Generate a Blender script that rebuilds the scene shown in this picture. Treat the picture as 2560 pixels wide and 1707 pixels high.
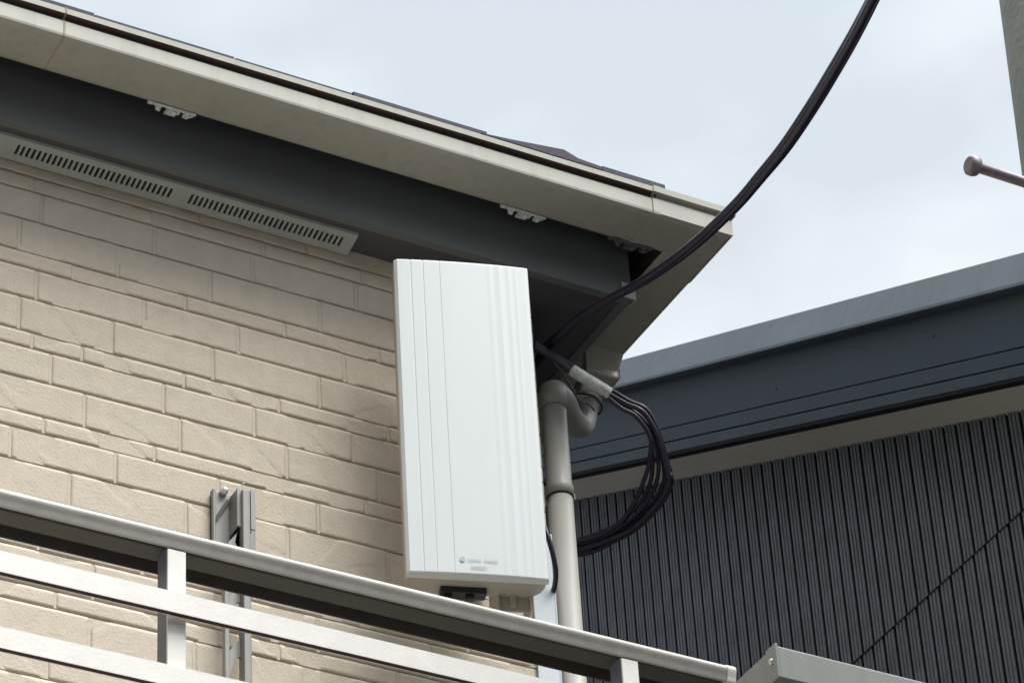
import bpy, bmesh, math, random
from mathutils import Vector, noise
random.seed(7)
for o in list(bpy.data.objects): bpy.data.objects.remove(o)
SC = bpy.context.scene
COL = SC.collection
R = math.radians

# ------------------------------------------------------------------ camera
YAW, PIT, ROLL = R(30.49), R(36.448), R(-3.751)
FPX = 9140.0
CAMLOC = Vector((-3.421, -5.637, 1.6))
_f = Vector((math.sin(YAW)*math.cos(PIT), math.cos(YAW)*math.cos(PIT), math.sin(PIT)))
_r = Vector((math.cos(YAW), -math.sin(YAW), 0))
_u = _r.cross(_f)
CR = math.cos(ROLL)*_r + math.sin(ROLL)*_u
CU = -math.sin(ROLL)*_r + math.cos(ROLL)*_u
cam_d = bpy.data.cameras.new('camera'); cam = bpy.data.objects.new('camera', cam_d); COL.objects.link(cam)
from mathutils import Matrix
M = Matrix((CR, CU, -_f)).transposed().to_4x4(); M.translation = CAMLOC
cam.matrix_world = M
cam_d.sensor_fit = 'HORIZONTAL'; cam_d.sensor_width = 36
cam_d.lens = 36*FPX/2560; cam_d.clip_start = .05; cam_d.clip_end = 500
SC.camera = cam
def ray(x, y): return _f + CR*((x-1280)/FPX) - CU*((y-853.5)/FPX)
def at(x, y, ax, v):                                # where the sight line of a photo pixel meets a world plane
    d = ray(x, y); t = (v-CAMLOC[ax])/d[ax]; return CAMLOC + d*t

# ------------------------------------------------------------------ world, sun
SUN_EL, SUN_AZ = 62, 160                            # azimuth clockwise from +Y
w = bpy.data.worlds.new('World'); SC.world = w; w.use_nodes = True
nt = w.node_tree; nt.nodes.clear()
N = nt.nodes.new
out = N('ShaderNodeOutputWorld'); bg = N('ShaderNodeBackground'); bg.inputs['Strength'].default_value = .1
sky = N('ShaderNodeTexSky'); sky.sky_type = 'NISHITA'; sky.sun_disc = False
sky.sun_elevation = R(SUN_EL); sky.sun_rotation = R(SUN_AZ)
tc = N('ShaderNodeTexCoord'); mp = N('ShaderNodeMapping'); mp.inputs['Scale'].default_value = (5, 5, 9); mp.inputs['Location'].default_value = (.3, .1, .6)
nz = N('ShaderNodeTexNoise'); nz.inputs['Scale'].default_value = 1.5; nz.inputs['Detail'].default_value = 6; nz.inputs['Roughness'].default_value = .45
rp = N('ShaderNodeValToRGB')
rp.color_ramp.elements[0].position = .42; rp.color_ramp.elements[0].color = (.61, .675, .73, 1)
rp.color_ramp.elements[1].position = .60; rp.color_ramp.elements[1].color = (.78, .83, .86, 1)
sc_ = N('ShaderNodeVectorMath'); sc_.operation = 'SCALE'; sc_.inputs['Scale'].default_value = 10.0
mx = N('ShaderNodeMixRGB'); mx.inputs['Fac'].default_value = .93
L = nt.links.new
L(tc.outputs['Generated'], mp.inputs['Vector']); L(mp.outputs[0], nz.inputs['Vector']); L(nz.outputs['Fac'], rp.inputs['Fac'])
L(rp.outputs['Color'], sc_.inputs[0]); L(sky.outputs[0], mx.inputs['Color1']); L(sc_.outputs[0], mx.inputs['Color2'])
# sky gain tuned for light: dimmed low and toward close houses, raised overhead, behind camera
sx = N('ShaderNodeSeparateXYZ'); L(tc.outputs['Generated'], sx.inputs[0])
def mr(src, a, b, c, d):
    m_ = N('ShaderNodeMapRange'); m_.interpolation_type = 'SMOOTHSTEP'
    for k_, v_ in zip(('From Min', 'From Max', 'To Min', 'To Max'), (a, b, c, d)): m_.inputs[k_].default_value = v_
    L(src, m_.inputs['Value']); return m_.outputs[0]
def mul(a, b):
    m_ = N('ShaderNodeMath'); m_.operation = 'MULTIPLY'; L(a, m_.inputs[0]); L(b, m_.inputs[1]); return m_.outputs[0]
fac = mul(mul(mr(sx.outputs['X'], -.75, .12, .25, 1), mr(sx.outputs['Z'], .14, .46, .10, 1)), mul(mr(sx.outputs['Z'], .70, 1.0, 1, 4.6), mr(sx.outputs['Y'], .35, -.75, 1, 1.6)))
sc2 = N('ShaderNodeVectorMath'); sc2.operation = 'SCALE'; L(mx.outputs[0], sc2.inputs[0]); L(fac, sc2.inputs['Scale'])
L(sc2.outputs[0], bg.inputs['Color']); L(bg.outputs[0], out.inputs['Surface'])
sd = bpy.data.lights.new('sun', 'SUN'); sd.energy = 3.3; sd.angle = R(36); sd.color = (1, .97, .92)
so = bpy.data.objects.new('sun', sd); COL.objects.link(so)
az, el = R(SUN_AZ), R(SUN_EL)
sv = Vector((math.sin(az)*math.cos(el), math.cos(az)*math.cos(el), math.sin(el)))
so.rotation_euler = (-sv).to_track_quat('-Z', 'Y').to_euler(); so.location = (0, -8, 14)
SC.view_settings.view_transform = 'Standard'; SC.view_settings.look = 'None'
SC.view_settings.exposure = 0.3; SC.view_settings.gamma = 1

# ------------------------------------------------------------------ materials
def mat(name, col, rough=.6, metal=0.0, var=.06, vscale=9, bump=0.0, bscale=120, streak=0.0, spec=.5, dirt=None):
    m = bpy.data.materials.new(name); m.use_nodes = True; t = m.node_tree; n = t.nodes.new; l = t.links.new
    b = t.nodes['Principled BSDF']
    b.inputs['Roughness'].default_value = rough; b.inputs['Metallic'].default_value = metal
    b.inputs['Specular IOR Level'].default_value = spec
    c = n('ShaderNodeTexCoord')
    a = n('ShaderNodeTexNoise'); a.inputs['Scale'].default_value = vscale; a.inputs['Detail'].default_value = 7; a.inputs['Roughness'].default_value = .62
    l(c.outputs['Object'], a.inputs['Vector'])
    r = n('ShaderNodeValToRGB')
    r.color_ramp.elements[0].position = .3; r.color_ramp.elements[1].position = .7
    r.color_ramp.elements[0].color = tuple(x*(1-var) for x in col)+(1,)
    r.color_ramp.elements[1].color = tuple(min(1, x*(1+var)) for x in col)+(1,)
    l(a.outputs['Fac'], r.inputs['Fac']); last = r.outputs['Color']
    if streak:
        mp = n('ShaderNodeMapping'); mp.inputs['Scale'].default_value = (38, 38, 1.3)
        s = n('ShaderNodeTexNoise'); s.inputs['Scale'].default_value = 1; s.inputs['Detail'].default_value = 5
        l(c.outputs['Object'], mp.inputs[0]); l(mp.outputs[0], s.inputs['Vector'])
        q = n('ShaderNodeValToRGB'); q.color_ramp.elements[0].position = .5; q.color_ramp.elements[1].position = .75
        q.color_ramp.elements[0].color = (0, 0, 0, 1); q.color_ramp.elements[1].color = (streak,)*3+(1,)
        l(s.outputs['Fac'], q.inputs['Fac'])
        x = n('ShaderNodeMixRGB'); d = dirt or tuple(v*.45 for v in col); x.inputs['Color2'].default_value = d+(1,)
        l(q.outputs['Color'], x.inputs['Fac']); l(last, x.inputs['Color1']); last = x.outputs[0]
    l(last, b.inputs['Base Color'])
    if bump:
        h = n('ShaderNodeTexNoise'); h.inputs['Scale'].default_value = bscale; h.inputs['Detail'].default_value = 5
        l(c.outputs['Object'], h.inputs['Vector'])
        k = n('ShaderNodeBump'); k.inputs['Strength'].default_value = bump; k.inputs['Distance'].default_value = .003
        l(h.outputs['Fac'], k.inputs['Height']); l(k.outputs[0], b.inputs['Normal'])
    return m
def emis(): pass
MT = dict(
    brick=mat('beige_siding', (.66, .575, .465), .85, var=.06, vscale=22, bump=.5, bscale=150, spec=.3, streak=.10, dirt=(.42, .37, .30)),
    mortar=mat('siding_joint', (.44, .37, .28), .9, var=.06, vscale=20, bump=.3, spec=.2),
    trim=mat('corner_trim_metal', (.66, .71, .75), .5, var=.03),
    gutter=mat('cream_gutter_pvc', (.455, .44, .38), .42, var=.05, vscale=5, streak=.25, spec=.4),
    groove=mat('brown_groove_gap_shade', (.10, .065, .06), .6, var=.1),
    fascia=mat('grey_fascia_paint', (.14, .15, .152), .5, var=.06),
    soffit=mat('dark_soffit_board', (.085, .085, .095), .75, var=.08),
    vent=mat('vent_strip_paint', (.42, .44, .42), .5, var=.04),
    hole=mat('vent_slot_dark', (.03, .032, .03), .9),
    roof=mat('slate_roof', (.045, .04, .06), .75, var=.15, vscale=30, bump=.3),
    steel=mat('galvanised_steel', (.85, .87, .88), .35, metal=.1, var=.05, vscale=30),
    pipe=mat('beige_pvc_pipe', (.45, .435, .39), .38, var=.04, vscale=6, streak=.3, spec=.5),
    white=mat('antenna_white_plastic', (.72, .755, .745), .42, var=.015, vscale=4, streak=.07, dirt=(.52, .54, .52)),
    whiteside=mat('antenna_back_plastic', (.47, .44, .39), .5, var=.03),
    mark=mat('pale_grey_print', (.50, .54, .55), .6, var=.02),
    rubber=mat('black_rubber', (.012, .012, .02), .42, var=.15, vscale=40, spec=.55),
    cable=mat('black_cable_sheath', (.018, .012, .032), .36, var=.12, vscale=8, spec=.6),
    tape=mat('grey_tape_wrap', (.66, .69, .67), .5, var=.22, vscale=60, bump=.6, bscale=120),
    rail=mat('rail_white_aluminium', (.83, .80, .745), .40, metal=.02, var=.05, vscale=25, bump=.12, bscale=160),
    handrail=mat('handrail_satin_bronze_grey', (.42, .395, .36), .48, metal=.15, var=.10, vscale=30, bump=.12, bscale=160),
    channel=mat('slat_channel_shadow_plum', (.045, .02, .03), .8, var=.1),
    post_shade=mat('post_painted_shade', (.13, .145, .185), .5, var=.05),
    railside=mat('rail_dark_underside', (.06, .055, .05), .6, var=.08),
    alu=mat('satin_aluminium', (.29, .28, .265), .45, metal=.3, var=.05, vscale=30),
    screw=mat('bright_screw', (.85, .85, .82), .25, metal=.4, var=.03),
    slate=mat('slate_blue_fascia', (.042, .066, .085), .5, var=.10, vscale=7),
    cap=mat('blue_grey_verge_cap', (.105, .130, .150), .62, var=.10, vscale=6, streak=.2, spec=.25),
    dsoffit=mat('taupe_soffit_board', (.66, .65, .57), .7, var=.04),
    siding=mat('charcoal_ribbed_siding', (.175, .187, .205), .5, var=.22, vscale=12, streak=.2, spec=.45),
    sgroove=mat('siding_groove_dark', (.012, .014, .02), .8, var=.1),
    black=mat('gap_and_shadow_black', (.004, .004, .007), .9),
    canopy=mat('grey_green_canopy_metal', (.33, .345, .32), .45, var=.05, vscale=9, streak=.15),
    concrete=mat('pole_concrete', (.28, .295, .27), .85, var=.12, vscale=16, bump=.7, bscale=60, streak=.3),
    bolt=mat('step_bolt_zinc', (.30, .25, .27), .5, metal=.35, var=.15, vscale=60),
    ground=mat('street_asphalt', (.045, .044, .042), .9, var=.12, vscale=3, bump=.4, bscale=60),
)

# ------------------------------------------------------------------ mesh helpers
def link(name, bm, m, parent=None, smooth=False, bevel=0, loc=None):
    me = bpy.data.meshes.new(name)
    bmesh.ops.recalc_face_normals(bm, faces=bm.faces)
    bm.to_mesh(me); bm.free()
    if smooth:
        for p in me.polygons: p.use_smooth = True
    ms = m if isinstance(m, (list, tuple)) else [m]
    for x in ms: me.materials.append(MT[x])
    o = bpy.data.objects.new(name, me); COL.objects.link(o)
    if parent: o.parent = parent; o.matrix_parent_inverse = Matrix.Translation(-(PW(parent)))
    if bevel:
        b = o.modifiers.new('bevel', 'BEVEL'); b.width = bevel; b.segments = 2; b.limit_method = 'ANGLE'; b.angle_limit = R(40)
    return o
def PW(o):                                             # part meshes keep world coordinates; only a thing's Empty is moved
    return o.location.copy() if o.parent is None else Vector((0, 0, 0))
def tag(o, label=None, cat=None, group=None, kind=None):
    if label: o['label'] = label
    if cat: o['category'] = cat
    if group: o['group'] = group
    if kind: o['kind'] = kind
    return o
def thing(name, loc, label, cat, group=None):
    o = bpy.data.objects.new(name, None); COL.objects.link(o); o.location = loc; o.empty_display_size = .1
    return tag(o, label, cat, group)
def box(bm, a, b, mi=0):
    x0, y0, z0 = a; x1, y1, z1 = b
    v = [bm.verts.new(p) for p in ((x0,y0,z0),(x1,y0,z0),(x1,y1,z0),(x0,y1,z0),(x0,y0,z1),(x1,y0,z1),(x1,y1,z1),(x0,y1,z1))]
    for f in ((0,3,2,1),(4,5,6,7),(0,1,5,4),(1,2,6,5),(2,3,7,6),(3,0,4,7)):
        bm.faces.new([v[i] for i in f]).material_index = mi
def obox(bm, c, ux, uy, uz, hx, hy, hz):             # oriented box
    c = Vector(c); v = []
    for sz in (-1, 1):
        for sx, sy in ((-1,-1),(1,-1),(1,1),(-1,1)):
            v.append(bm.verts.new(c + ux*hx*sx + uy*hy*sy + uz*hz*sz))
    for f in ((0,3,2,1),(4,5,6,7),(0,1,5,4),(1,2,6,5),(2,3,7,6),(3,0,4,7)): bm.faces.new([v[i] for i in f])
def prism(bm, pts, fn, a, b, mi=0, caps=True):       # closed profile between two stations
    A = [bm.verts.new(fn(p, a)) for p in pts]; B = [bm.verts.new(fn(p, b)) for p in pts]; n = len(pts)
    for i in range(n): bm.faces.new((A[i], A[(i+1) % n], B[(i+1) % n], B[i])).material_index = mi
    if caps: bm.faces.new(A[::-1]); bm.faces.new(B)
def smooth_path(P, n=8):
    P = [Vector(p) for p in P]; out = []
    Q = [P[0]*2-P[1]] + P + [P[-1]*2-P[-2]]
    for i in range(1, len(Q)-2):
        p0, p1, p2, p3 = Q[i-1:i+3]
        for k in range(n):
            t = k/n
            out.append(.5*((2*p1)+(p2-p0)*t+(2*p0-5*p1+4*p2-p3)*t*t+(3*p1-p0-3*p2+p3)*t**3))
    out.append(P[-1]); return out
def tube(bm, P, r, seg=12, caps=True, rfn=None):
    P = [Vector(p) for p in P]; rings = []
    t0 = (P[1]-P[0]).normalized(); nrm = t0.orthogonal().normalized()
    for i, p in enumerate(P):
        t = (P[min(i+1, len(P)-1)]-P[max(i-1, 0)]).normalized()
        nrm = (nrm - t*nrm.dot(t)).normalized(); bn = t.cross(nrm)
        rr = rfn(i/(len(P)-1)) if rfn else r
        rings.append([bm.verts.new(p+(nrm*math.cos(2*math.pi*k/seg)+bn*math.sin(2*math.pi*k/seg))*rr) for k in range(seg)])
    for a, b in zip(rings, rings[1:]):
        for k in range(seg): bm.faces.new((a[k], a[(k+1) % seg], b[(k+1) % seg], b[k])).smooth = True
    if caps: bm.faces.new(rings[0][::-1]); bm.faces.new(rings[-1])
def disc_head(bm, c, d, r, h, seg=16, dome=.5):
    d = Vector(d).normalized(); c = Vector(c)
    P = [c, c+d*h*.5, c+d*h*.85, c+d*h]; rr = [r, r, r*.8, r*dome*.5]
    tube(bm, P, r, seg, True, lambda t: rr[round(t*3)])

# ------------------------------------------------------------------ ground
bm = bmesh.new(); box(bm, (-60, -60, -.2), (60, 60, 0)); tag(link('ground', bm, 'ground'), 'grey asphalt ground below the two houses', 'ground', kind='structure')

# ================================================================== beige house
ZS = 6.559                                            # soffit level
SX, SY = .159, -.107                                  # outer corner of the soffit
house = thing('beige_house', (-2, 2, 0), 'beige house with block-pattern siding, cream gutter and dark soffit', 'house')
ROW0, PER = 6.397, .2033
def rows():
    out = []
    k = -2
    while True:
        b = ROW0 - k*PER
        if b < 4.35: break
        out += [(b, b-.0855, 0), (b-.0855, b-.1255, 1), (b-.1255, b-PER, 2)]
        k += 1
    return [r for r in out if r[1] < ZS]
known = {  # joints read from the photo, per row counted from the row that starts at ROW0
    (0, 0): [49, 295, 526, 800], (0, 1): [183, 463, 711, 946], (0, 2): [91, 361, 594.6, 861],
    (-1, 2): [104, 387, 632, 890],
    (1, 0): [48, 281, 532, 799], (1, 1): [80, 205, 460, 697, 971], (1, 2): [127, 409, 636, 883],
    (2, 0): [211, 450, 717, 947], (2, 1): [109, 386, 669, 915], (2, 2): [26, 289, 546, 796], (3, 0): [174, 465, 720, 970]}
xl0 = {529.8: 0}
def joint_x(pxx, z):
    # pixel column on the wall plane y = 0 at height z
    x = -1.0
    for _ in range(12):
        p = Vector((x, 0, z)) - CAMLOC; zz = p.dot(_f); u = 1280 + FPX*p.dot(CR)/zz
        x += (pxx-u)*.00098
    return x
bm = bmesh.new()
XL = -2.3
# core of the house
CX = -.043
box(bm, (-5.0, .010, 0), (CX-.004, 5.0, ZS+.02), 1)
def brick(x0, x1, z0, z1, seed):
    g = .0019; x0 += .0031; x1 -= .0031; z0 += g; z1 -= g
    if x1-x0 < .012: return
    nx = max(3, int((x1-x0)/.0065)); nz_ = max(5, int((z1-z0)/.0065))
    rnd = random.Random(seed)
    chips = []
    for _ in range(rnd.choice((0, 1, 1, 2, 2))):      # shallow broken facets near an edge
        cx = rnd.uniform(x0, x1); top = rnd.random() < .6
        a = rnd.uniform(.25, 1.2)*rnd.choice((-1, 1))
        chips.append((cx, z1 if top else z0, math.sin(a), (-1 if top else 1)*math.cos(a), rnd.uniform(.012, .035), rnd.uniform(.0012, .0032)))
    off = rnd.uniform(-.0004, .0006)
    V = []
    for j in range(nz_+1):
        rowv = []
        for i in range(nx+1):
            u = i/nx; v = j/nz_; x = x0+(x1-x0)*u; z = z0+(z1-z0)*v
            y = -.0006*noise.noise(Vector((x*9, z*16, seed*.37))) - .00045*noise.noise(Vector((x*38, z*46, 3))) + off
            for cx, cz, nxn, nzn, dd, dep in chips:
                s = abs((x-cx)*nxn*1.0) + (z-cz)*nzn*1.0
                s2 = dd + .006*noise.noise(Vector((x*60, z*60, seed))) - ((x-cx)*nxn + (z-cz)*nzn)
                lim = abs(x-cx)
                if s2 > 0 and lim < .05: y += min(dep, s2*.35)*max(0, 1-(lim/.05)**3)
            ex = min(u*(x1-x0), (1-u)*(x1-x0)); ez = min(v*(z1-z0), (1-v)*(z1-z0))
            if ex < .001: y += .0003
            if ez < .0012: y += (.0012-ez)*.2
            if i in (0, nx): x += .0006*noise.noise(Vector((z*80, seed, 1)))
            if j in (0, nz_): z += .0006*noise.noise(Vector((x*45, seed, 5)))
            rowv.append(bm.verts.new((x, y, z)))
        V.append(rowv)
    for j in range(nz_):
        for i in range(nx): 
            f = bm.faces.new((V[j][i], V[j][i+1], V[j+1][i+1], V[j+1][i])); f.smooth = True
    rim = [V[0][i] for i in range(nx+1)] + [V[j][nx] for j in range(1, nz_+1)] + [V[nz_][i] for i in range(nx-1, -1, -1)] + [V[j][0] for j in range(nz_-1, 0, -1)]
    bk = [bm.verts.new((p.co.x, .0102, p.co.z)) for p in rim]
    for i in range(len(rim)):
        k = (i+1) % len(rim); bm.faces.new((rim[i], bk[i], bk[k], rim[k]))
sd_ = 0
for (zt, zb, ty) in rows():
    per = round((ROW0 - zt - (0, .0855, .1255)[ty])/PER) if True else 0
    per = int(round((ROW0 - (0, .0855, .1255)[ty] - zt)/PER))
    zt2 = min(zt, ZS+.004)
    if (per, ty) in known: js = [joint_x(p, (zt+zb)/2) for p in known[(per, ty)]]
    else:
        rr = random.Random(per*7+ty); js = [-.05-rr.uniform(.02, .22)]
    js.sort()
    st = .247 if ty != 1 else .262
    while js[0] > XL: js.insert(0, js[0]-st-random.uniform(-.025, .025))
    while js[-1] + .12 < CX-.02: js.append(js[-1]+st+random.uniform(-.02, .02))
    js = [j for j in js if j < CX-.03] + [CX-.0015]
    for a, b in zip(js, js[1:]):
        sd_ += 1; brick(a, b, zb, zt2, sd_)
    # shallow joint bed behind the blocks of this row
    v = [bm.verts.new(p) for p in ((XL, .0011, zb+.002), (CX-.003, .0011, zb+.002), (CX-.003, .0011, zt2-.002), (XL, .0011, zt2-.002))]
    bm.faces.new(v)
    box(bm, (XL, .0013, zb+.002), (CX-.003, .0105, zt2-.002), 0)
# thin horizontal tile board joint below visible patch
link('wall', bm, ['brick', 'mortar'], house)

# corner trim strip beside the downpipe
bm = bmesh.new()
box(bm, (CX-.052, -.0085, 4.0), (CX-.0005, -.0035, 5.93)); box(bm, (CX-.0005, -.0085, 4.0), (CX+.0045, .06, 5.93))
link('corner_trim', bm, 'trim', house, bevel=.002)

# soffit
bm = bmesh.new()
box(bm, (-5.2, SY+.004, ZS), (SX-.004, 5.2, ZS+.012))
link('soffit', bm, 'soffit', house)
# fascia board, a ring along both eaves
FH = .20
def ring(bm, prof, x0=-5.2, y1=5.2, mi=0, m2=None):
    # profile points (o, h): o = distance outward from soffit corner, h above soffit; mitred at the corner
    st = []
    for k in range(3):
        r_ = []
        for o, h in prof:
            if k == 0: p = (x0, SY-o, ZS+h)
            elif k == 1: p = (SX+o, SY-o, ZS+h)
            else: p = (SX+o, y1, ZS+h)
            r_.append(bm.verts.new(p))
        st.append(r_)
    n = len(prof)
    for a, b in zip(st, st[1:]):
        for i in range(n):
            f = bm.faces.new((a[i], a[(i+1) % n], b[(i+1) % n], b[i])); f.material_index = mi
            if m2 and i in m2: f.material_index = m2[i]
    bm.faces.new(st[0][::-1]); bm.faces.new(st[2])
bm = bmesh.new()
ring(bm, [(-.002, -.004), (-.002, FH), (-.024, FH), (-.024, -.004)])
link('fascia', bm, 'fascia', house, bevel=.0015)
bm = bmesh.new()                                       # small metal corner cover where the two fascia boards meet
box(bm, (SX-.030, SY-.0045, ZS-.006), (SX+.005, SY-.0015, ZS+.035)); box(bm, (SX+.0015, SY-.002, ZS-.006), (SX+.0048, SY+.03, ZS+.035))
link('fascia_corner_cover', bm, 'vent', house)

# gutter
GI, GO = .054, .170
prof = [(GI, .112), (GI+.010, .1075), (GO-.012, .1075), (GO-.001, .1125), (GO, .118), (GO, .1525), (GO-.006, .1545), (GO-.006, .1655), (GO+.008, .167),
        (GO+.0085, .181), (GO+.004, .1835), (GO-.006, .1835), (GO-.006, .176), (GO-.009, .1715), (GO-.0092, .155), (GO-.004, .150), (GO-.004, .120), (GO-.012, .1125), (GI+.012, .1125), (GI+.004, .117), (GI+.004, .170), (GI, .170)]
bm = bmesh.new()
ring(bm, prof, m2={5: 1, 6: 1, 7: 1, 20: 1, 21: 1})  # back wall browned too, a colour that deepens shade in the eave gap
gut = link('gutter', bm, ['gutter', 'groove'], house)
bm = bmesh.new()                                       # moulded corner piece
o1 = [(GO+.0018, .1125), (GO+.0022, .153), (GO-.0035, .1552), (GO-.0035, .1648), (GO+.0102, .1665), (GO+.0107, .1825), (GO+.005, .1858), (GO-.003, .1858), (GO-.003, .168), (GO-.001, .149), (GO-.001, .119), (GO-.014, .1105), (GI+.02, .1105), (GI+.02, .1055), (GO-.01, .1055)]
XC = at(1638, 500, 1, SY-GO)[0]
ring(bm, o1, x0=XC, y1=SY+.02, m2={2: 1})
link('gutter_corner_piece', bm, ['gutter', 'groove'], gut)
for (xx, wd, ex) in ((at(160, 40, 1, SY-GO)[0], .004, .0012), (XC-.008, .018, .0024)):
    bm = bmesh.new()
    pr = [(o+(ex if o > GO-.03 else 0), h-(ex if h < .12 else 0)+(ex if h > .18 else 0)) for o, h in prof[:12]]
    pr = pr + [(GO-.02, .1835), (GO-.02, .118), (GI+.01, .118)]
    prism(bm, pr, lambda p, s: (s, SY-p[0], ZS+p[1]), xx, xx+wd)
    for f in bm.faces:
        pass
    link('gutter_seam', bm, 'gutter' if ex > .002 else 'mortar', gut)
bm = bmesh.new(); ring(bm, [(-.03, .166), (GI+.006, .166), (GI+.006, .172), (-.03, .172)]); link('eave_closure', bm, 'black', house)  # closing board coloured black to deepen the shade behind the gutter
# hangers in the dark gap between fascia and gutter
def hanger(x, mm='steel'):
    bm = bmesh.new()
    y0, y1 = SY-GI+.028, SY-GI-.001
    box(bm, (x-.052, y1-.006, ZS+.103), (x+.048, y1-.001, ZS+.1065))
    box(bm, (x-.012, y1+.004, ZS+.112), (x+.013, y0, ZS+.118))
    for dx, ww, dz in ((-.05, .012, .012), (-.033, .009, .0), (.030, .010, .0), (.047, .006, .008)):
        box(bm, (x+dx-ww/2, y1+.001, ZS+.104+dz), (x+dx+ww/2, y1+.016, ZS+.112+dz))
    box(bm, (x-.010, y1-.001, ZS+.106), (x+.016, y1+.014, ZS+.112))
    disc_head(bm, (x+.002, y1+.008, ZS+.104), (0, 0, -1), .007, .006)
    tube(bm, [(x-.045, y1+.008, ZS+.118), (x-.030, y1+.010, ZS+.100)], .003, 8)
    tube(bm, [(x+.030, y1+.010, ZS+.100), (x+.052, y1+.006, ZS+.114)], .003, 8)
    return link('gutter_hanger', bm, mm, gut)
for pxh, pyh in ((430, 275), (1308, 535), (1575, 617)):
    hanger(at(pxh, pyh, 1, -.15)[0], 'steel' if pxh < 1500 else 'fascia')  # last hanger painted dark so it looks more dimly lit

# vent strip along the wall head
vx1 = -.509; vx0 = -3.0
vo = Vector((0, -.0605, ZS-.003)); vi = Vector((0, -.004, ZS-.017))
bm = bmesh.new()
vd = (vo-vi); vdn = vd.normalized(); vn = Vector((0, vdn.z, -vdn.y)).normalized()
if vn.z > 0: vn = -vn
W = vd.length
def vp(x, s, d): q = vi + vdn*s + vn*d; return (x, q.y, q.z)
# slotted plate: bands above and below the slots plus the bars between them
runs = [(at(42, 368, 2, ZS-.01)[0]-0.0, at(438, 478, 2, ZS-.01)[0]), (at(477, 490, 2, ZS-.01)[0], at(862, 602, 2, ZS-.01)[0])]
runs.insert(0, (runs[0][0]-.5, runs[0][0]-.045))
s0, s1 = W*.30, W*.74
def pbox(xa, xb, sa, sb, d0=-.001, d1=.003, mi=0, skew=0):
    v = [bm.verts.new(vp(x+skew*(s-W/2)/W, s, d)) for d in (d0, d1) for x, s in ((xa, sa), (xb, sa), (xb, sb), (xa, sb))]
    for f in ((0,3,2,1),(4,5,6,7),(0,1,5,4),(1,2,6,5),(2,3,7,6),(3,0,4,7)): bm.faces.new([v[i] for i in f]).material_index = mi
pbox(vx0, vx1, 0, s0); pbox(vx0, vx1, s1, W)
prev = vx0
for a, b in runs:
    pbox(prev, a, s0, s1)
    n_ = int((b-a)/.0118); st = (b-a)/n_
    for i in range(n_): pbox(a+(i+.52)*st, a+(i+1)*st, s0-.0001, s1+.0001, -.001, .0029)
    prev = b
pbox(prev, vx1, s0, s1)
pbox(vx0, vx1-.002, s0-.004, s1+.004, -.006, -.0035, 1)
# outer lip
prism(bm, [(0, 0), (0, .004), (-.004, .004), (-.004, 0)], lambda p, s: (s, vo.y-.001+p[0]*.5, vo.z-.001+p[1]), vx0, vx1)
link('vent_strip', bm, ['vent', 'hole'], house)

# hip roof: slab with stepped shingle edge
roof_b = bmesh.new()
ex, ey, ez = .193, -.232, ZS+.219
sl = math.tan(R(22))
def rz(d): return ez + d*sl
D = 2.4
for th0, th1 in ((0, .010),):
    P = [(-5.4, ey, ez), (ex, ey, ez), (ex, 5.4, ez), (ex-D, 5.4, rz(D)), (ex-D, ey+D, rz(D)), (-5.4, ey+D, rz(D))]
    a = [roof_b.verts.new((x, y, z)) for x, y, z in P]; b = [roof_b.verts.new((x, y, z+.011)) for x, y, z in P]
    for q in (a, b):
        roof_b.faces.new((q[0], q[1], q[4], q[5])); roof_b.faces.new((q[1], q[2], q[3], q[4]))
    for i, k in ((0, 1), (1, 2), (2, 3), (5, 0)): roof_b.faces.new((a[i], a[k], b[k], b[i]))
# shingle tabs with uneven edge
x = -5.3; rr = random.Random(3)
while x < ex-.02:
    wv = rr.uniform(.16, .34); x2 = min(x+wv, ex)
    dz = rr.uniform(.0095, .0135); dy = rr.uniform(-.004, .008)
    A = [(x, ey+dy, ez+.0115), (x2-.004, ey+dy, ez+.0115), (x2-.004, ey+.25, rz(.25)+.012), (x, ey+.25, rz(.25)+.012)]
    lo = [roof_b.verts.new(p) for p in A]; hi = [roof_b.verts.new((p[0], p[1], p[2]+.003+dz)) for p in A]
    roof_b.faces.new(lo); roof_b.faces.new(hi)
    for i in range(4): roof_b.faces.new((lo[i], lo[(i+1) % 4], hi[(i+1) % 4], hi[i]))
    x = x2
roof = link('roof', roof_b, 'roof', house)
bm = bmesh.new()                                       # lifted flashing by the hip
fx = [at(p, q, 1, ey)[0] for p, q in ((1205, 362), (1290, 384), (1410, 388), (1445, 408), (1520, 425), (1655, 462))]
hh = [.001, .010, .026, .013, .008, .007]
for k in range(5):
    lo = [bm.verts.new((x_, y_, ez+.0155+(y_-ey)*sl)) for x_, y_ in ((fx[k], ey-.002), (fx[k+1], ey-.002), (fx[k+1], ey+.2), (fx[k], ey+.2))]
    hi = [bm.verts.new((v.co.x, v.co.y, v.co.z+h_)) for v, h_ in zip(lo, (hh[k], hh[k+1], hh[k+1], hh[k]))]
    bm.faces.new(lo); bm.faces.new(hi)
    for i in range(4): bm.faces.new((lo[i], lo[(i+1) % 4], hi[(i+1) % 4], hi[i]))
link('roof_flashing', bm, 'roof', roof)

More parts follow.
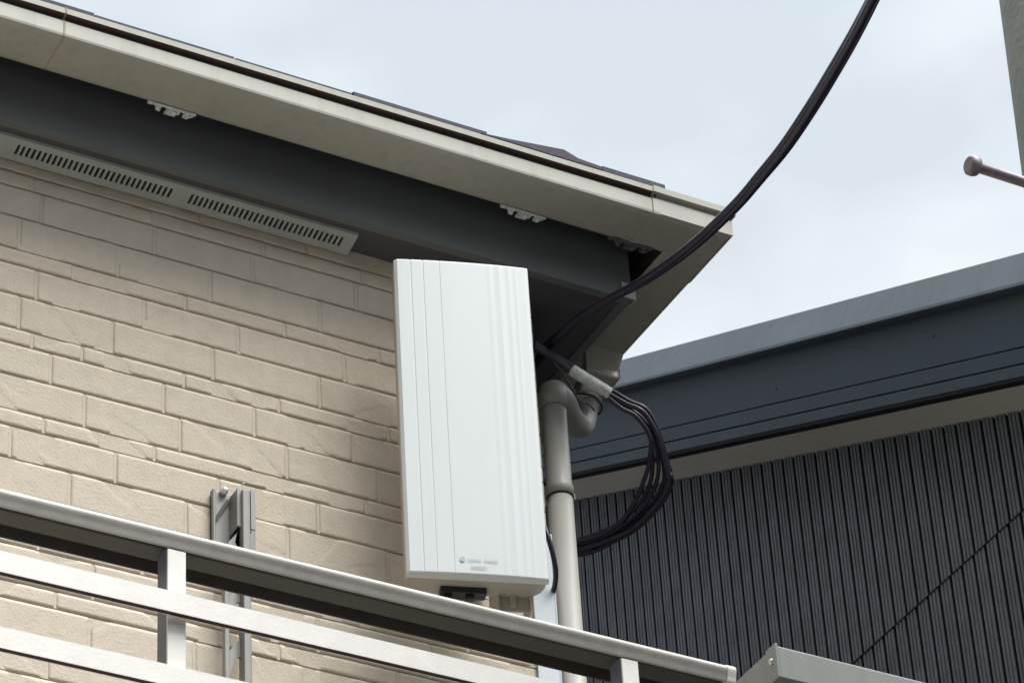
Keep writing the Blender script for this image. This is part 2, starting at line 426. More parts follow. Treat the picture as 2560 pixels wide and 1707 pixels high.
# downpipe with elbow, clamp and hopper under the side gutter
PY, PR = .08, .0288
PX = at(1393, 1150, 1, PY)[0]
TOPZ = at(1393, 982, 1, PY)[2]
zc = at(1393, 1245, 1, PY)[2]
pipe = bmesh.new()
tube(pipe, [(PX, PY, .2), (PX, PY, 3), (PX, PY, zc)], PR, 32)
dp = link('downpipe', pipe, 'pipe', house)
bm = bmesh.new(); tube(bm, [(PX, PY, zc+.0025), (PX, PY, zc+.028), (PX, PY, zc+.034), (PX, PY, TOPZ)], PR, 32, True, lambda t: (PR+.003, PR+.003, PR+.0002, PR+.0002)[round(t*3)])
link('upper_pipe', bm, 'pipe', dp)
bm = bmesh.new(); tube(bm, [(PX, PY, zc-.001), (PX, PY, zc+.003)], PR+.0012, 28); link('joint_seal', bm, 'rubber', dp)
bm = bmesh.new()
box(bm, (PX+PR-.003, PY-.006, zc+.006), (PX+PR+.007, PY+.006, zc+.020))
link('pipe_clamp', bm, 'pipe', dp)
OX = .262
OY = at(1466, 985, 0, OX)[1]
bm = bmesh.new()
p1 = at(1466, 985, 0, OX); p2 = at(1463, 1042, 0, OX)
path = smooth_path([(p1.x, p1.y, ZS+.05), p1, p2, at(1450, 1066, 0, .235), at(1426, 1040, 0, .155), at(1409, 1002, 0, .09), Vector((PX+.006, PY+.004, TOPZ+.004)), (PX, PY, TOPZ-.035)], 9)
tube(bm, path, .0275, 24)
tube(bm, [(PX, PY, TOPZ-.05), (PX, PY, TOPZ-.004), (PX, PY, TOPZ+.012), (PX, PY, TOPZ+.020)], PR, 32, True, lambda t: (PR+.0032, PR+.0032, PR-.002, .012)[round(t*3)])
link('pipe_elbow', bm, 'pipe', dp)
bm = bmesh.new()
q0 = at(1466, 1012, 0, OX)
ringp = [(q0.x+math.cos(a_)*.0355, q0.y+math.sin(a_)*.0355, q0.z-.012*math.cos(a_)) for a_ in [2*math.pi*i/24 for i in range(25)]]
tube(bm, ringp, .0026, 8)
link('pipe_strap', bm, 'rubber', dp)
bm = bmesh.new(); tube(bm, [q0+Vector((0, 0, .006)), q0+Vector((0, 0, .030))], .0365, 24); link('outlet_collar', bm, 'rail', dp)
bm = bmesh.new()                                       # hopper
hx0, hx1, hy1 = SX+GI+.01, SX+GO-.004, at(1545, 897, 2, ZS+.11)[1]+.005
hy0 = OY-.085
T = [(hx0, hy0), (hx1, hy0), (hx1, hy1), (hx0, hy1)]
zz0, zz1, zz2 = ZS+.109, ZS+.050, ZS+.008
Bt = [(hx0+.006, hy0+.045), (hx1-.006, hy0+.045), (hx1-.006, hy1-.008), (hx0+.006, hy1-.008)]
Bs = [(OX-.034, OY-.034), (OX+.034, OY-.034), (OX+.034, OY+.034), (OX-.034, OY+.034)]
lay = [[bm.verts.new((x_, y_, z_)) for x_, y_ in q] for q, z_ in ((T, zz0), (Bt, zz1), (Bs, zz2))]
for a, b in zip(lay, lay[1:]):
    for i in range(4): bm.faces.new((a[i], a[(i+1) % 4], b[(i+1) % 4], b[i]))
bm.faces.new(lay[0]); bm.faces.new(lay[2])
link('gutter_hopper', bm, 'gutter', gut, bevel=.006)

# balcony floor carrying the railing (below the picture)
bm = bmesh.new(); box(bm, (-5, -1.0, 3.7), (-.15, -.0, 3.9)); link('balcony_slab', bm, 'gutter', house)

# ================================================================== flat antenna
BLp = at(1017, 1434, 1, -.2); ZB = BLp.z; AW, AH, AD = .291, .797, .070
an = R(-18.06); wu = Vector((math.cos(an), math.sin(an), 0)); nu = Vector((-wu.y, wu.x, 0)); Zv = Vector((0, 0, 1))
ant = thing('wall_antenna', (BLp.x+.14, BLp.y, ZB), 'tall white flat antenna panel with fine vertical ribs mounted at the house corner', 'antenna')
def ap(u, d, z): return BLp + wu*u + nu*d + Zv*z
# front cover cross-section: step lines and soft ribs
fp = [(0, .000), (.004, -.004)]
def bul(u): return -.0045 - .006*(1-((u-.13)/.16)**2)
lines = [.034, .061, .0965]
xs = []
u = .010
ribs = {.034: .0011, .061: .0011, .0965: .0011}
def fd(u):
    d = bul(u)
    for g_, dep in ribs.items():
        if abs(u-g_) < .0016: d += dep
    for c_, w_, h_ in ((.205, .007, .0005), (.226, .011, .0008), (.247, .007, .0006), (.262, .005, .0004)):
        d -= h_*max(0, 1-abs((u-c_)/w_))
    return d
us = sorted(set([round(.006+i*.004, 4) for i in range(70)] + [g_+k for g_ in ribs for k in (-.0022, -.0016, -.0005, .0005, .0016, .0022)] + [.195, .1951, .2319, .2321, .2379, .2381, .2619, .2621, .266, .2661]))
front = [(0, -.001)] + [(u_, fd(u_)) for u_ in us if u_ < AW-.006] + [(AW-.002, -.004), (AW, 0)]
bm = bmesh.new()
def cover(bm, pr, z0, z1, inset):
    # front skin with slightly rounded top and bottom rim
    lv = []
    for z, k in ((z0, .0035), (z0+.0015, .001), (z0+.004, 0), (z1-.004, 0), (z1-.0015, .001), (z1, .0035)):
        lv.append([bm.verts.new(ap(u_*(1) , d_+k, z)) for u_, d_ in pr])
    for a, b in zip(lv, lv[1:]):
        for i in range(len(pr)-1): bm.faces.new((a[i], a[i+1], b[i+1], b[i]))
    back = [[bm.verts.new(ap(u_, .012, z)) for u_ in (0, AW)] for z in (z0, z1)]
    bm.faces.new([back[0][0]]+lv[0]+[back[0][1]]); bm.faces.new([back[1][0]]+lv[-1]+[back[1][1]])
    L0 = [l_[0] for l_ in lv]; R0 = [l_[-1] for l_ in lv]
    bm.faces.new([back[0][0], back[1][0]]+L0[::-1]); bm.faces.new([back[0][1], back[1][1]]+R0[::-1])
    bm.faces.new((back[0][0], back[0][1], back[1][1], back[1][0]))
cover(bm, front, 0, AH, 0)
link('front_cover', bm, 'white', ant)
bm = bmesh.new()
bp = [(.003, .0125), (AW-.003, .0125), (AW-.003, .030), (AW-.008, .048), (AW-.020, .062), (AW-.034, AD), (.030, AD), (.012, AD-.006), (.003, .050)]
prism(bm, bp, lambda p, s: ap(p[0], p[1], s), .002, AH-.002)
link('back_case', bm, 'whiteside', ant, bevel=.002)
bm = bmesh.new()                                       # terminal block under the case
for (u0, u1, d0, d1, z0, z1) in ((.075, .170, .038, .066, -.012, .003), (.083, .100, .045, .06, -.020, -.01), (.128, .145, .045, .06, -.020, -.01)):
    v = [bm.verts.new(ap(u_, d_, z_)) for z_ in (z0, z1) for u_, d_ in ((u0, d0), (u1, d0), (u1, d1), (u0, d1))]
    for f in ((0,3,2,1),(4,5,6,7),(0,1,5,4),(1,2,6,5),(2,3,7,6),(3,0,4,7)): bm.faces.new([v[i] for i in f])
link('terminal_cover', bm, 'rubber', ant, bevel=.002)
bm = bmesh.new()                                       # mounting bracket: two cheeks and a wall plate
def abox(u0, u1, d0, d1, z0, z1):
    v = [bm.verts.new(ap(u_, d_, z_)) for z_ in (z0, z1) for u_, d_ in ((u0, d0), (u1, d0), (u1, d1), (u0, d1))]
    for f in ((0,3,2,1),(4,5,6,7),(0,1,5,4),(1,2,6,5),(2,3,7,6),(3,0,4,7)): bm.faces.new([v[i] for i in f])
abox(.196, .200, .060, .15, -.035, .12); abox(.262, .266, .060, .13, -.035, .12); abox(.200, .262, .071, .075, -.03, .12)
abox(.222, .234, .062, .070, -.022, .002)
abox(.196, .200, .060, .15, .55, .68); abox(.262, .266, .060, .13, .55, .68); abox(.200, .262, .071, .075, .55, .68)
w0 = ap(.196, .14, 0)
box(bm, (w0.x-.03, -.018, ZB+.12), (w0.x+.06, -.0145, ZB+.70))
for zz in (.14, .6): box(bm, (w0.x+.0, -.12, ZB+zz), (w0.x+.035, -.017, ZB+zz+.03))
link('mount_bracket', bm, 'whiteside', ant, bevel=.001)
# printed mark and two short lines of small faint lettering, laid on the cover
bm = bmesh.new()
def onf(u, z): return ap(u, fd(u)-.0009, z)
def upx(pxx, pyy):                                    # photo pixel on the cover plane -> (u, z)
    d = ray(pxx, pyy); pl = ap(0, -.009, 0); t = (pl-CAMLOC).dot(nu)/d.dot(nu); q = CAMLOC+d*t-BLp
    return q.dot(wu), q.z
def quad(u0, z0, u1, z1, sk=0):
    P_ = [(u0, z0), (u1, z0), (u1, z1), (u0, z1)]
    v = [bm.verts.new(ap(a, fd(.15)-.0012, b)) for a, b in P_]; bm.faces.new(v)
cu, cz = upx(1156, 1398.5)
c0 = [bm.verts.new(ap(cu+math.cos(a_)*.0058, fd(.12)-.0014, cz+math.sin(a_)*.0062)) for a_ in [2*math.pi*i/20 for i in range(20)]]
bm.faces.new(c0)
link('round_mark', bm, 'mark', ant)
def letters(p0, p1, hgt, gaps, mname):
    global bm
    bm = bmesh.new(); (ua, za), (ub, zb2) = upx(*p0), upx(*p1)
    n = len(gaps); stp = (ub-ua)/n
    for i, g in enumerate(gaps):
        if g == ' ': continue
        u0 = ua+i*stp; u1 = u0+stp*.78; zz = za+(zb2-za)*i/n; h = hgt; t_ = stp*.24; hb = hgt*.2
        def q(a0, b0, a1, b1): quad(u0+(u1-u0)*a0, zz-h/2+h*b0, u0+(u1-u0)*a1, zz-h/2+h*b1)
        if g in 'ANMH': q(0, 0, .28, 1); q(.72, 0, 1, 1); q(.28, .4, .72, .65)
        elif g in 'TI': q(.36, 0, .64, 1) ; q(0, .8, .36, 1) if g == 'T' else None; q(.64, .8, 1, 1) if g == 'T' else None
        elif g in 'EPS': q(0, 0, .28, 1); q(.28, .8, 1, 1); q(.28, .4, .9, .6); q(.28, 0, 1, .2) if g != 'P' else None
        else: q(0, 0, .28, 1); q(.72, 0, 1, 1); q(.28, .8, .72, 1); q(.28, 0, .72, .2)
    link('printed_lettering', bm, mname, ant)
MT['mark2'] = mat('faint_grey_print', (.585, .63, .63), .6, var=.02)
letters((1168, 1400), (1246, 1404), .0072, 'EOHOHE ONOHEO', 'mark2')
letters((1178, 1419), (1220, 1421), .0085, 'EHOEOI', 'mark')

# ================================================================== laundry pole bracket
lb = thing('laundry_bracket', (-.8, 0, 4.4), 'aluminium laundry pole bracket with folded cheeks screwed to the beige wall', 'bracket')
def wx(pxx, pyy, y): return at(pxx, pyy, 1, y)
zt = wx(540, 1228, -.01).z; ztr = zt+.004
bm = bmesh.new()
xl, xr = wx(529, 1260, -.012)[0], wx(552, 1300, -.012)[0]
box(bm, (xl, -.012, zt-.165), (xl+.098, -.004, zt))
box(bm, (xl, -.020, zt-.13), (xl+.006, -.004, zt))
link('wall_plate', bm, 'alu', lb, bevel=.002)
bm = bmesh.new()
sp = wx(557, 1230, -.016)
disc_head(bm, (sp.x+.002, -.012, sp.z+.002), (0, -1, 0), .0085, .016)
link('screw', bm, 'screw', lb)
bm = bmesh.new()                                       # left cheek: slanted folded plate with a lit front edge
xa = wx(592, 1290, -.045)[0]
def cheek(bm, x0, y0, x1, y1, z0, z1, t, cut=.03):
    pts = [(x0, y0, z1-.004), (x1, y1, z1), (x1, y1, z0+cut), (x0, y0, z0)]
    a = [bm.verts.new(p) for p in pts]; b = [bm.verts.new((p[0]+t, p[1], p[2])) for p in pts]
    bm.faces.new(a); bm.faces.new(b)
    for i in range(4): bm.faces.new((a[i], a[(i+1) % 4], b[(i+1) % 4], b[i]))
zlo = wx(590, 1315, -.045)[2]; zch = wx(590, 1221, -.045)[2]
cheek(bm, xa-.002, -.012, xa, -.045, zlo-.006, zch, .003, .006)
box(bm, (xa, -.048, zlo), (xa+.010, -.0445, zch+.001))
link('cheek_plate', bm, 'alu', lb, bevel=.0008)
bm = bmesh.new()
xb = wx(627, 1290, -.045)[0]
cheek(bm, xb-.003, -.012, xb-.001, -.045, zlo-.012, zch+.004, .003, .006)
box(bm, (xb-.001, -.048, zlo), (xb+.009, -.0445, zch+.005))
link('cheek_plate', bm, 'alu', lb, bevel=.0008)
bm = bmesh.new()                                       # sliding post between the cheeks
xm = wx(614, 1300, -.05)[0]
box(bm, (xm-.009, -.058, 4.4), (xm+.005, -.030, zt-.012)); box(bm, (xm+.005, -.052, 4.4), (xm+.010, -.034, zt-.012))
link('post', bm, 'alu', lb, bevel=.0015)
bm = bmesh.new()
xq = wx(567, 1600, -.04)[0]
box(bm, (xq-.006, -.045, 4.4), (xq+.004, -.030, zt-.16))
link('side_rail', bm, 'alu', lb, bevel=.0015)
# stamped web plates with arched openings between rail and post
xm0 = xm-.0095; xq0 = xq+.0045; ww = xm0-xq0
z = zt-.175
while z > 4.5:
    up = [(xm0-ww*(1-math.cos(a_)), z+.012-.085*(1-math.sin(a_))*1.0) for a_ in [math.pi/2*i/8 for i in range(9)]]
    pts = [(xq0, z+.035), (xm0, z+.072)] + [(xm0, z+.028)] + [(xm0-ww*math.sin(a_), z+.028-.080*(1-math.cos(a_))) for a_ in [math.pi/2*i/8 for i in range(1, 9)]]
    bm = bmesh.new(); prism(bm, pts, lambda p, s: (p[0], s, p[1]), -.040, -.034); link('arched_web', bm, 'alu', lb)
    z -= .128
bm = bmesh.new()                                       # diagonal fold across the wall plate
fa, fb = wx(537, 1300, -.014), wx(569, 1252, -.014)
obox(bm, (fa+fb)/2, (fb-fa).normalized(), Vector((0, 1, 0)), (fb-fa).normalized().cross(Vector((0, 1, 0))), (fb-fa).length/2, .004, .0035)
link('plate_fold', bm, 'railside', lb)
bm = bmesh.new()                                       # dark lock lever between cheeks
xd0 = xa+.002; xd1 = xm-.0095
v = [(xd0-.004, -.040, zlo-.035), (xd1, -.040, zlo-.060), (xd1, -.040, zlo+.02), (xd0+.004, -.040, zlo+.004)]
a = [bm.verts.new(p) for p in v]; b = [bm.verts.new((p[0], p[1]+.02, p[2])) for p in v]
bm.faces.new(a); bm.faces.new(b)
for i in range(4): bm.faces.new((a[i], a[(i+1) % 4], b[(i+1) % 4], b[i]))
box(bm, (xa+.0105, -.040, zlo-.02), (xm-.0095, -.036, zch-.012))
link('lock_lever', bm, 'rubber', lb)

# ================================================================== balcony railing
ZR = 5.048; YR = -.9
rail = thing('balcony_railing', (-2, YR, 3.9), 'white metal balcony railing with rounded top rail and flat horizontal slats', 'railing')
RX1 = -.236
pr = [(-.002, .0015)]
for i in range(0, 13):                                 # rounded nose
    a = R(95 + i*12.5); pr.append((.020*math.cos(a)-.000+.0, -.020+.0215*math.sin(a)))
pr = [(y_, z_) for y_, z_ in pr]
nose = [(.070, .0005), (.012, .0015), (.000, .0000), (-.009, -.0032), (-.0145, -.0078), (-.0167, -.0120), (-.0168, -.0155), (-.0158, -.0195), (-.0138, -.0235), (-.0122, -.0280), (-.0112, -.0325), (-.0100, -.0365), (-.0055, -.0375), (-.0035, -.034), (-.002, -.026), (.044, -.026), (.044, -.004), (.070, -.004)]
bm = bmesh.new()
prism(bm, nose, lambda p, s: (s, YR+p[0], ZR+p[1]), -5.0, RX1)
nz_o = link('top_rail', bm, 'handrail', rail)
for p in nz_o.data.polygons: p.use_smooth = abs(p.normal.x) < .5
nz_o.modifiers.new('es', 'EDGE_SPLIT').split_angle = R(38)
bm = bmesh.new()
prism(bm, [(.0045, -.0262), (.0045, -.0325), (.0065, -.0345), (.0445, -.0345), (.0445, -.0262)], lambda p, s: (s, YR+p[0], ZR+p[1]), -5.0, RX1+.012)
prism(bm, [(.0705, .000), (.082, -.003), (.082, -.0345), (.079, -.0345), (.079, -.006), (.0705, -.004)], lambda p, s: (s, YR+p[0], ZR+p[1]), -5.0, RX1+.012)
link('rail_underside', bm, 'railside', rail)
nose = nose[:-4] + [(-.002, -.0345), (.070, -.0345)]
bm = bmesh.new()
capn = [(y_*1.0+(.001 if y_ > 0 else -.0008), z_+(.0008 if z_ > -.02 else -.001)) for y_, z_ in nose]
prism(bm, capn, lambda p, s: (s, YR+p[0], ZR+p[1]), RX1+.0012, RX1+.020)
link('end_cap', bm, 'rail', rail, bevel=.004)
for i, x0 in enumerate((-3.08, -2.20, -1.334, -.4535)):
    bm = bmesh.new(); box(bm, (x0, YR-.0085, 3.9), (x0+.0335, YR-.0035, ZR-.0405)); po = link('post', bm, 'rail', rail, bevel=.001)
    bm = bmesh.new(); box(bm, (x0+.0012, YR-.0033, 3.9), (x0+.0323, YR+.036, ZR-.0347)); link('post_shade_body', bm, 'post_shade', po)  # grey body colour stands in for shade on the white post's sides
sl_z = [(4.909, 4.869), (4.765, 4.7255)]
while len(sl_z) < 8: sl_z.append((sl_z[-1][0]-.1435, sl_z[-1][1]-.1435))
for a, b in sl_z:
    bm = bmesh.new()
    prism(bm, [(-.9300, b), (-.9300, a), (-.9160, a), (-.9160, b+.001), (-.9175, b+.001), (-.9175, b+.012), (-.9285, b+.012), (-.9285, b)], lambda p, s: (s, p[0], p[1]), -5, RX1-.02)
    so_ = link('slat', bm, 'rail', rail)
    bm = bmesh.new(); box(bm, (-4.99, -.9283, b+.0012), (RX1-.021, -.9177, b+.0118)); link('channel_shade_fill', bm, 'channel', so_)  # plum fill paints the shade inside the open slat channel

# ================================================================== canopy frame at lower right
CY = -1.3
e0 = at(1942, 1609, 1, CY); cz1 = e0.z; cz0 = at(1937, 1688, 1, CY)[2]; cx = e0.x
can = thing('canopy_frame', (cx+.5, CY+.5, cz0), 'grey green metal canopy frame corner at the right end of the railing', 'canopy')
bm = bmesh.new()
prism(bm, [(0, 0), (0, cz1-cz0-.004), (.006, cz1-cz0), (.030, cz1-cz0), (.030, .0)], lambda p, s: (s, CY+p[0], cz0+p[1]), cx+.001, cx+2.2)
link('front_beam', bm, 'canopy', can, bevel=.002)
bm = bmesh.new()
box(bm, (cx-.002, CY+.0305, cz0), (cx+.030, CY+1.3, cz1-.001)); 
link('side_beam', bm, 'canopy', can, bevel=.002)
bm = bmesh.new()
v = [(-.006, -.001, -.002), (.0005, -.001, -.002), (.0005, .06, -.002), (-.006, .06, -.002)]
box(bm, (cx-.005, CY-.002, cz0-.001), (cx+.0005, CY+.030, cz1+.001))
link('corner_plate', bm, 'canopy', can, bevel=.002)
bm = bmesh.new(); q = at(1926, 1656, 0, cx-.005); disc_head(bm, (cx-.005, CY+.014, q.z), (-1, 0, 0), .0055, .004); link('screw', bm, 'screw', can)
bm = bmesh.new(); box(bm, (cx+.0305, CY+.0305, cz0+.035), (cx+2.2, CY+1.3, cz0+.05)); link('roof_panel', bm, 'railside', can)

# ================================================================== dark neighbour house
DX = 1.2; RK = .4955
nb = thing('dark_house', (DX+2, 1, 0), 'dark charcoal house with ribbed metal siding and sloping slate fascia', 'house')
w1 = at(1430, 1250, 0, DX)
def ztop(y): return w1.z + (w1.y-y)*(-RK) * 1.0 if False else w1.z - (w1.y-y)*RK
YA, YB = -3.2, 3.4
ZJ = 6.285
pit = .0490
g0 = at(1600+345/7.84, 1620, 0, DX)[1]
def ribs_mesh(bm, z0fn, z1fn, y0, y1, phase):
    # profile across one panel: dark deep groove then flats with two small ridges
    unit = [(0, .016), (.0085, .016), (.0095, .002), (.0115, .0), (.0185, .0), (.0200, .0050), (.0225, .0050), (.0240, .0), (.0325, .0), (.0340, .0050), (.0365, .0050), (.0380, .0), (.0465, 0), (.0485, .003), (.0489, .016)]
    n = int((y1-y0)/pit)+1; st = y0 - ((y0-phase) % pit)
    prev = None
    for k in range(n):
        jit = random.uniform(-.0006, .0006)
        for (u_, d_) in unit:
            y = st + k*pit + u_ + jit*(0 < u_ < .045)
            a = bm.verts.new((DX+d_, y, z0fn(y))); b = bm.verts.new((DX+d_, y, z1fn(y)))
            if prev:
                f = bm.faces.new((prev[0], a, b, prev[1])); f.material_index = 1 if (u_ in (.0085, .0095, .0489) or (u_ == 0)) else 0
            prev = (a, b)
bm = bmesh.new(); ribs_mesh(bm, lambda y: ZJ-.0001, lambda y: ztop(y)+.05, YA, YB, g0)
link('wall_upper_panels', bm, ['siding', 'sgroove'], nb)
bm = bmesh.new(); ribs_mesh(bm, lambda y: 0.0, lambda y: ZJ-.0025, YA, YB, g0+.007)
link('wall_lower_panels', bm, ['siding', 'sgroove'], nb)
bm = bmesh.new()
P_ = [(YA, 0), (YB, 0), (YB, ztop(YB)+.2), (YA, ztop(YA)+.2)]
prism(bm, P_, lambda p, s: (s, p[0], p[1]), DX+.0175, DX+5)
link('wall_core', bm, 'black', nb)
bm = bmesh.new(); box(bm, (DX-.002, YA, ZJ-.0022), (DX+.014, YB, ZJ-.0002)); link('joint_flashing', bm, 'sgroove', nb)
FXD = 1.09
def rake(bm, X0, X1, pa, pb, xa_=None, mi=0):           # strip between two image lines on plane X0, given depth to X1
    (a0, a1), (b0, b1) = pa, pb
    A = at(1600, a0, 0, X0); B = at(1600, b0, 0, X0)
    za = lambda y: A.z + (y-A.y)*RK
    zb3 = lambda y: B.z + (y-B.y)*RK
    v = []
    for X in (X0, X1):
        for y in (YA, YB): v.append((X, y, zb3(y))); v.append((X, y, za(y)))
    q = [bm.verts.new(p) for p in v]
    for f in ((0,1,3,2),(4,6,7,5),(0,2,6,4),(1,5,7,3),(0,4,5,1),(2,3,7,6)): bm.faces.new([q[i] for i in f]).material_index = mi
bm = bmesh.new(); rake(bm, FXD, FXD+.028, (955.4-10, 0), (1083.3, 0)); link('verge_board', bm, 'slate', nb)
bm = bmesh.new(); rake(bm, FXD+.004, FXD+.027, (1083.4, 0), (1086.2, 0)); rake(bm, FXD+.004, FXD+.027, (1118.4, 0), (1121.2, 0)); link('verge_groove', bm, 'black', nb)
bm = bmesh.new(); rake(bm, FXD+.0005, FXD+.028, (1086.4, 0), (1118.2, 0)); rake(bm, FXD+.001, FXD+.028, (1121.5, 0), (1146, 0)); link('verge_moulding', bm, 'slate', nb, bevel=.001)
bm = bmesh.new(); rake(bm, FXD-.0005, FXD+.02, (955.0, 0), (960.5, 0)); rake(bm, FXD+.002, FXD+.03, (1145, 0), (1154, 0)); link('shadow_and_gap_strip', bm, 'black', nb)  # upper strip: painted shadow of the cap overhang; lower: gap over the soffit
# soffit strip between verge board and wall
S0 = at(1600, 1149, 0, FXD+.012)
bm = bmesh.new()
v = []
for dz in (0, .02):
    for X, y in ((FXD+.012, YA), (DX+.02, YA), (DX+.02, YB), (FXD+.012, YB)):
        za0 = S0.z + (y-S0.y)*RK; zb0 = ztop(y)
        t_ = (X-(FXD+.012))/(DX-FXD-.012); v.append((X, y, za0+(zb0-za0)*t_+dz))
q = [bm.verts.new(p) for p in v]
for f in ((0,3,2,1),(4,5,6,7),(0,1,5,4),(1,2,6,5),(2,3,7,6),(3,0,4,7)): bm.faces.new([q[i] for i in f])
link('soffit', bm, 'dsoffit', nb)
# rounded metal verge cap with a seam
CXD = FXD-.028
A0 = at(1600, 886.2, 0, CXD+.045); B0 = at(1600, 955.4, 0, CXD)
hcap = (A0.z-(A0.y-B0.y)*RK) - B0.z
def capz(y, k): return B0.z + (y-B0.y)*RK + hcap*k
prc = [(.030, -.01), (.004, -.005), (0, .02), (.002, .10), (.041, .96), (.045, .99), (.052, 1.0), (.5, 1.0), (.5, .6), (.030, .5)]
def capm(bm, y0, y1, g=0):
    prism(bm, prc, lambda p, s: (CXD+p[0]-g*(p[0] < .02), s, capz(s, p[1])+g*(p[1] > .9)-g*(p[1] < 0)), y0, y1)
ysm = at(2095, 790, 0, CXD)[1]
bm = bmesh.new(); capm(bm, YA, ysm-.0015); 
o = link('verge_cap', bm, 'cap', nb); o.modifiers.new('es', 'EDGE_SPLIT').split_angle = R(50)
bm = bmesh.new(); capm(bm, ysm+.0015, YB)
o = link('verge_cap', bm, 'cap', nb)
bm = bmesh.new(); prism(bm, [(p[0]-.0006, p[1]+(.006 if p[1] > .9 else 0)) for p in prc], lambda p, s: (CXD+p[0], s, capz(s, p[1])), ysm-.0018, ysm+.0018); link('cap_seam', bm, 'slate', nb)
for o in nb.children:
    if False:
        for p in o.data.polygons: p.use_smooth = abs(p.normal.y) < .9
# two small rivets on the verge board
for p in ((2333, 840), (1940, 972)):
    bm = bmesh.new(); c = at(p[0], p[1], 0, FXD); disc_head(bm, c, (-1, 0, 0), .0035, .0018); link('rivet', bm, 'slate', nb)

# ================================================================== utility pole
pe0 = at(2500, 0, 1, -2.0); pe1 = at(2558, 440, 1, -2.0)
hr = _r
Rp = .15
pole = thing('utility_pole', (0, 0, 0), 'grey concrete utility pole cut off by the right edge of the photo', 'pole')
ax = pe1 + hr*Rp; tl = (pe0.x-pe1.x)/(pe0.z-pe1.z)
axd = Vector(((pe0-pe1).x, (pe0-pe1).y, pe0.z-pe1.z)); axd /= axd.z
# tapered shaft kept nearly upright
bm = bmesh.new()
P0 = Vector((ax.x, ax.y, ax.z)); base = P0 - axd*P0.z; base = Vector((base.x, base.y, 0)); top = P0 + axd*3
tube(bm, [base, P0, top], Rp, 48, True)
pole.location = base
link('shaft', bm, 'concrete', pole)
hb = at(2430, 414, 1, ax.y-.02)
bm = bmesh.new()
tube(bm, [hb+Vector((.004, 0, 0)), (ax.x, hb.y, hb.z)], .0088, 16)
link('bolt_shaft', bm, 'bolt', pole)
sbp = pole.children[-1]; sbp.name = 'step_bolt'
bm = bmesh.new()
tube(bm, [hb-Vector((.008, 0, 0)), hb-Vector((.004, 0, 0)), hb+Vector((.004, 0, 0)), hb+Vector((.010, 0, 0)), hb+Vector((.014, 0, 0))], .0165, 24, True, lambda t: (.0125, .0168, .0172, .0150, .0095)[round(t*4)])
link('bolt_head', bm, 'bolt', sbp)

# ================================================================== cables
def cpath(pts): return [CAMLOC + ray(x_, y_).normalized()*d for x_, y_, d in pts]
def wrap(P, off, ph, turns):                            # offset strand winding round a centre line
    out = []; n = len(P)
    for i, p in enumerate(P):
        t = (P[min(i+1, n-1)]-P[max(i-1, 0)]).normalized(); a = t.cross(Zv).normalized(); b = a.cross(t)
        k = i/(n-1); an_ = ph+turns*2*math.pi*k
        out.append(p + (a*math.cos(an_)+b*math.sin(an_))*off(k))
    return out
main = [(1338, 905, 8.24), (1358, 886, 8.22), (1376, 866, 8.20), (1400, 842, 8.17), (1448, 797, 8.12), (1530, 745, 8.03), (1610, 703, 7.94), (1690, 650, 7.84), (1765, 590, 7.74), (1850, 508, 7.62), (1905, 443, 7.53), (1965, 368, 7.42), (2030, 270, 7.29), (2085, 178, 7.16), (2135, 90, 7.05), (2190, -18, 6.92), (2250, -150, 6.75), (2310, -300, 6.58)]
mc = smooth_path(cpath(main), 8)
dc = thing('drop_cable', mc[0], 'thick black twisted drop cable rising from the eave corner to the sky', 'cable')
bm = bmesh.new(); tube(bm, mc, .0097, 12); link('main_strand', bm, 'cable', dc)
bm = bmesh.new(); tube(bm, wrap(mc, lambda k: .0080 + .016*max(0, .33-k)**1.0*3*(.5), -1.5, .55), .0086, 12); link('side_strand', bm, 'cable', dc)
bm = bmesh.new(); tube(bm, wrap(mc, lambda k: .0104 + .012*max(0, .33-k)*2, .9, .55), .0034, 8); link('messenger_wire', bm, 'cable', dc)
def zp(x, y): return (1300+x/3.137, 850+y/3.137)
def loop(pts, d0=8.15, r=.0065, dd=0):
    return smooth_path(cpath([(a, b, d0+dd*i) for i, (a, b) in enumerate(pts)]), 8)
lc = thing('cable_loop', at(1500, 1000, 1, -.08), 'loop of thin black cables with a grey taped sleeve hanging beside the downpipe', 'cable')
st1 = [(1335, 862), (1372, 884), (1400, 902), (1440, 932), (1485, 960), (1528, 988), (1563, 1008)] + [zp(*p) for p in ((960, 560), (1050, 690), (1100, 820), (1135, 950), (1160, 1040), (1165, 1130), (1110, 1240), (1000, 1370), (880, 1478), (740, 1550), (560, 1618), (380, 1655), (250, 1680))]
st2 = [(1335, 856), (1372, 878), (1400, 895), (1444, 924), (1490, 952), (1532, 978), (1572, 1002)] + [zp(*p) for p in ((985, 540), (1065, 670), (1115, 810), (1150, 940), (1180, 1040), (1188, 1120), (1130, 1250), (1010, 1390), (880, 1500), (740, 1572), (560, 1660), (380, 1690), (250, 1700))]
st3 = [(1335, 868), (1375, 890), (1402, 908), (1438, 938), (1480, 966), (1522, 996), (1553, 1020)] + [zp(*p) for p in ((900, 590), (985, 690), (1030, 800), (1020, 900), (1005, 1000), (975, 1090), (925, 1220), (850, 1350), (770, 1440), (600, 1540), (380, 1590), (250, 1600))]
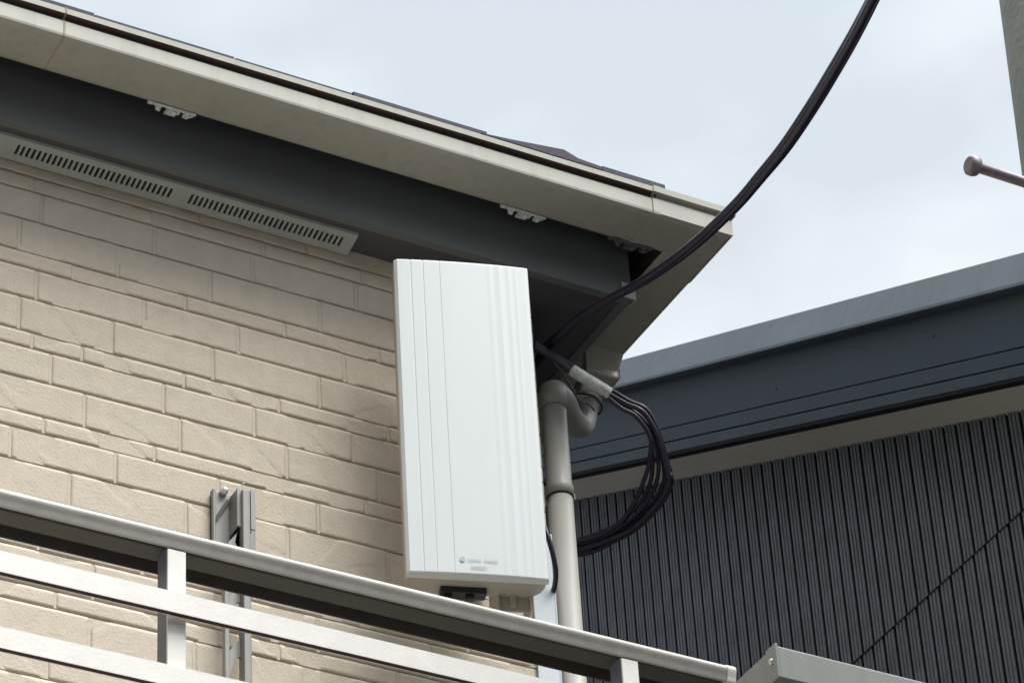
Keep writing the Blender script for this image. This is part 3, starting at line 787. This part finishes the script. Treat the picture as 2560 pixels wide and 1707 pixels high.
st4 = [(1335, 866), (1375, 888), (1403, 905), (1440, 935), (1483, 963), (1525, 992), (1560, 1015)] + [zp(*p) for p in ((930, 590), (1020, 700), (1065, 830), (1085, 940), (1085, 1040), (1060, 1140), (1000, 1260), (930, 1350), (830, 1440), (640, 1550), (400, 1620), (250, 1640))]
st5 = [zp(*p) for p in ((1030, 800), (1040, 950), (1030, 1080), (990, 1200), (930, 1290), (860, 1360), (790, 1430), (600, 1520), (400, 1575), (250, 1585))]
st6 = [zp(*p) for p in ((1100, 850), (1130, 1000), (1125, 1120), (1065, 1240), (985, 1330), (880, 1440), (700, 1530), (450, 1600), (250, 1625))]
for k, (s_, r_, d_) in enumerate(((st1, .0072, 8.16), (st2, .0066, 8.17), (st3, .0062, 8.15), (st4, .0058, 8.175), (st5, .0060, 8.185), (st6, .0058, 8.185))):
    bm = bmesh.new(); tube(bm, loop(s_, d_, 0, .0), r_*.84, 10); link('loop_strand', bm, 'cable', lc)
bm = bmesh.new()
tp = smooth_path(cpath([(1430, 925, 8.155), (1452, 939, 8.15), (1478, 955, 8.15), (1503, 970, 8.15), (1524, 984, 8.152)]), 6)
tube(bm, tp, .0145, 16, True, lambda t: .0138+.0012*noise.noise(Vector((t*14, 2, 1))))
for f in bm.faces: f.smooth = True
link('tape_sleeve', bm, 'tape', lc)
bm = bmesh.new(); tube(bm, cpath([(1660, 1172, 8.165), (1672, 1190, 8.165), (1676, 1212, 8.165)]), .0105, 10, True, lambda t: (.006, .0115, .007)[round(t*2)]); link('cable_tie', bm, 'rubber', lc)

bm = bmesh.new()
tube(bm, smooth_path(cpath([(1362, 1318, 7.80), (1371, 1345, 7.785), (1382, 1385, 7.775), (1389, 1425, 7.77), (1388, 1455, 7.775), (1383, 1478, 7.785)]), 8), .0056, 12, True)
tag(link('coax_cable', bm, 'cable'), 'short black coaxial cable curving out at the lower right of the white antenna', 'cable')
bm = bmesh.new()
tube(bm, smooth_path(cpath([(1384, 905, 8.12), (1408, 935, 8.12), (1428, 968, 8.115), (1448, 998, 8.11), (1464, 1006, 8.11), (1478, 1016, 8.115), (1486, 1026, 8.12)]), 8), .0022, 8)
tag(link('thin_wire', bm, 'cable'), 'thin black wire draped over the pipe elbow under the eave', 'wire')
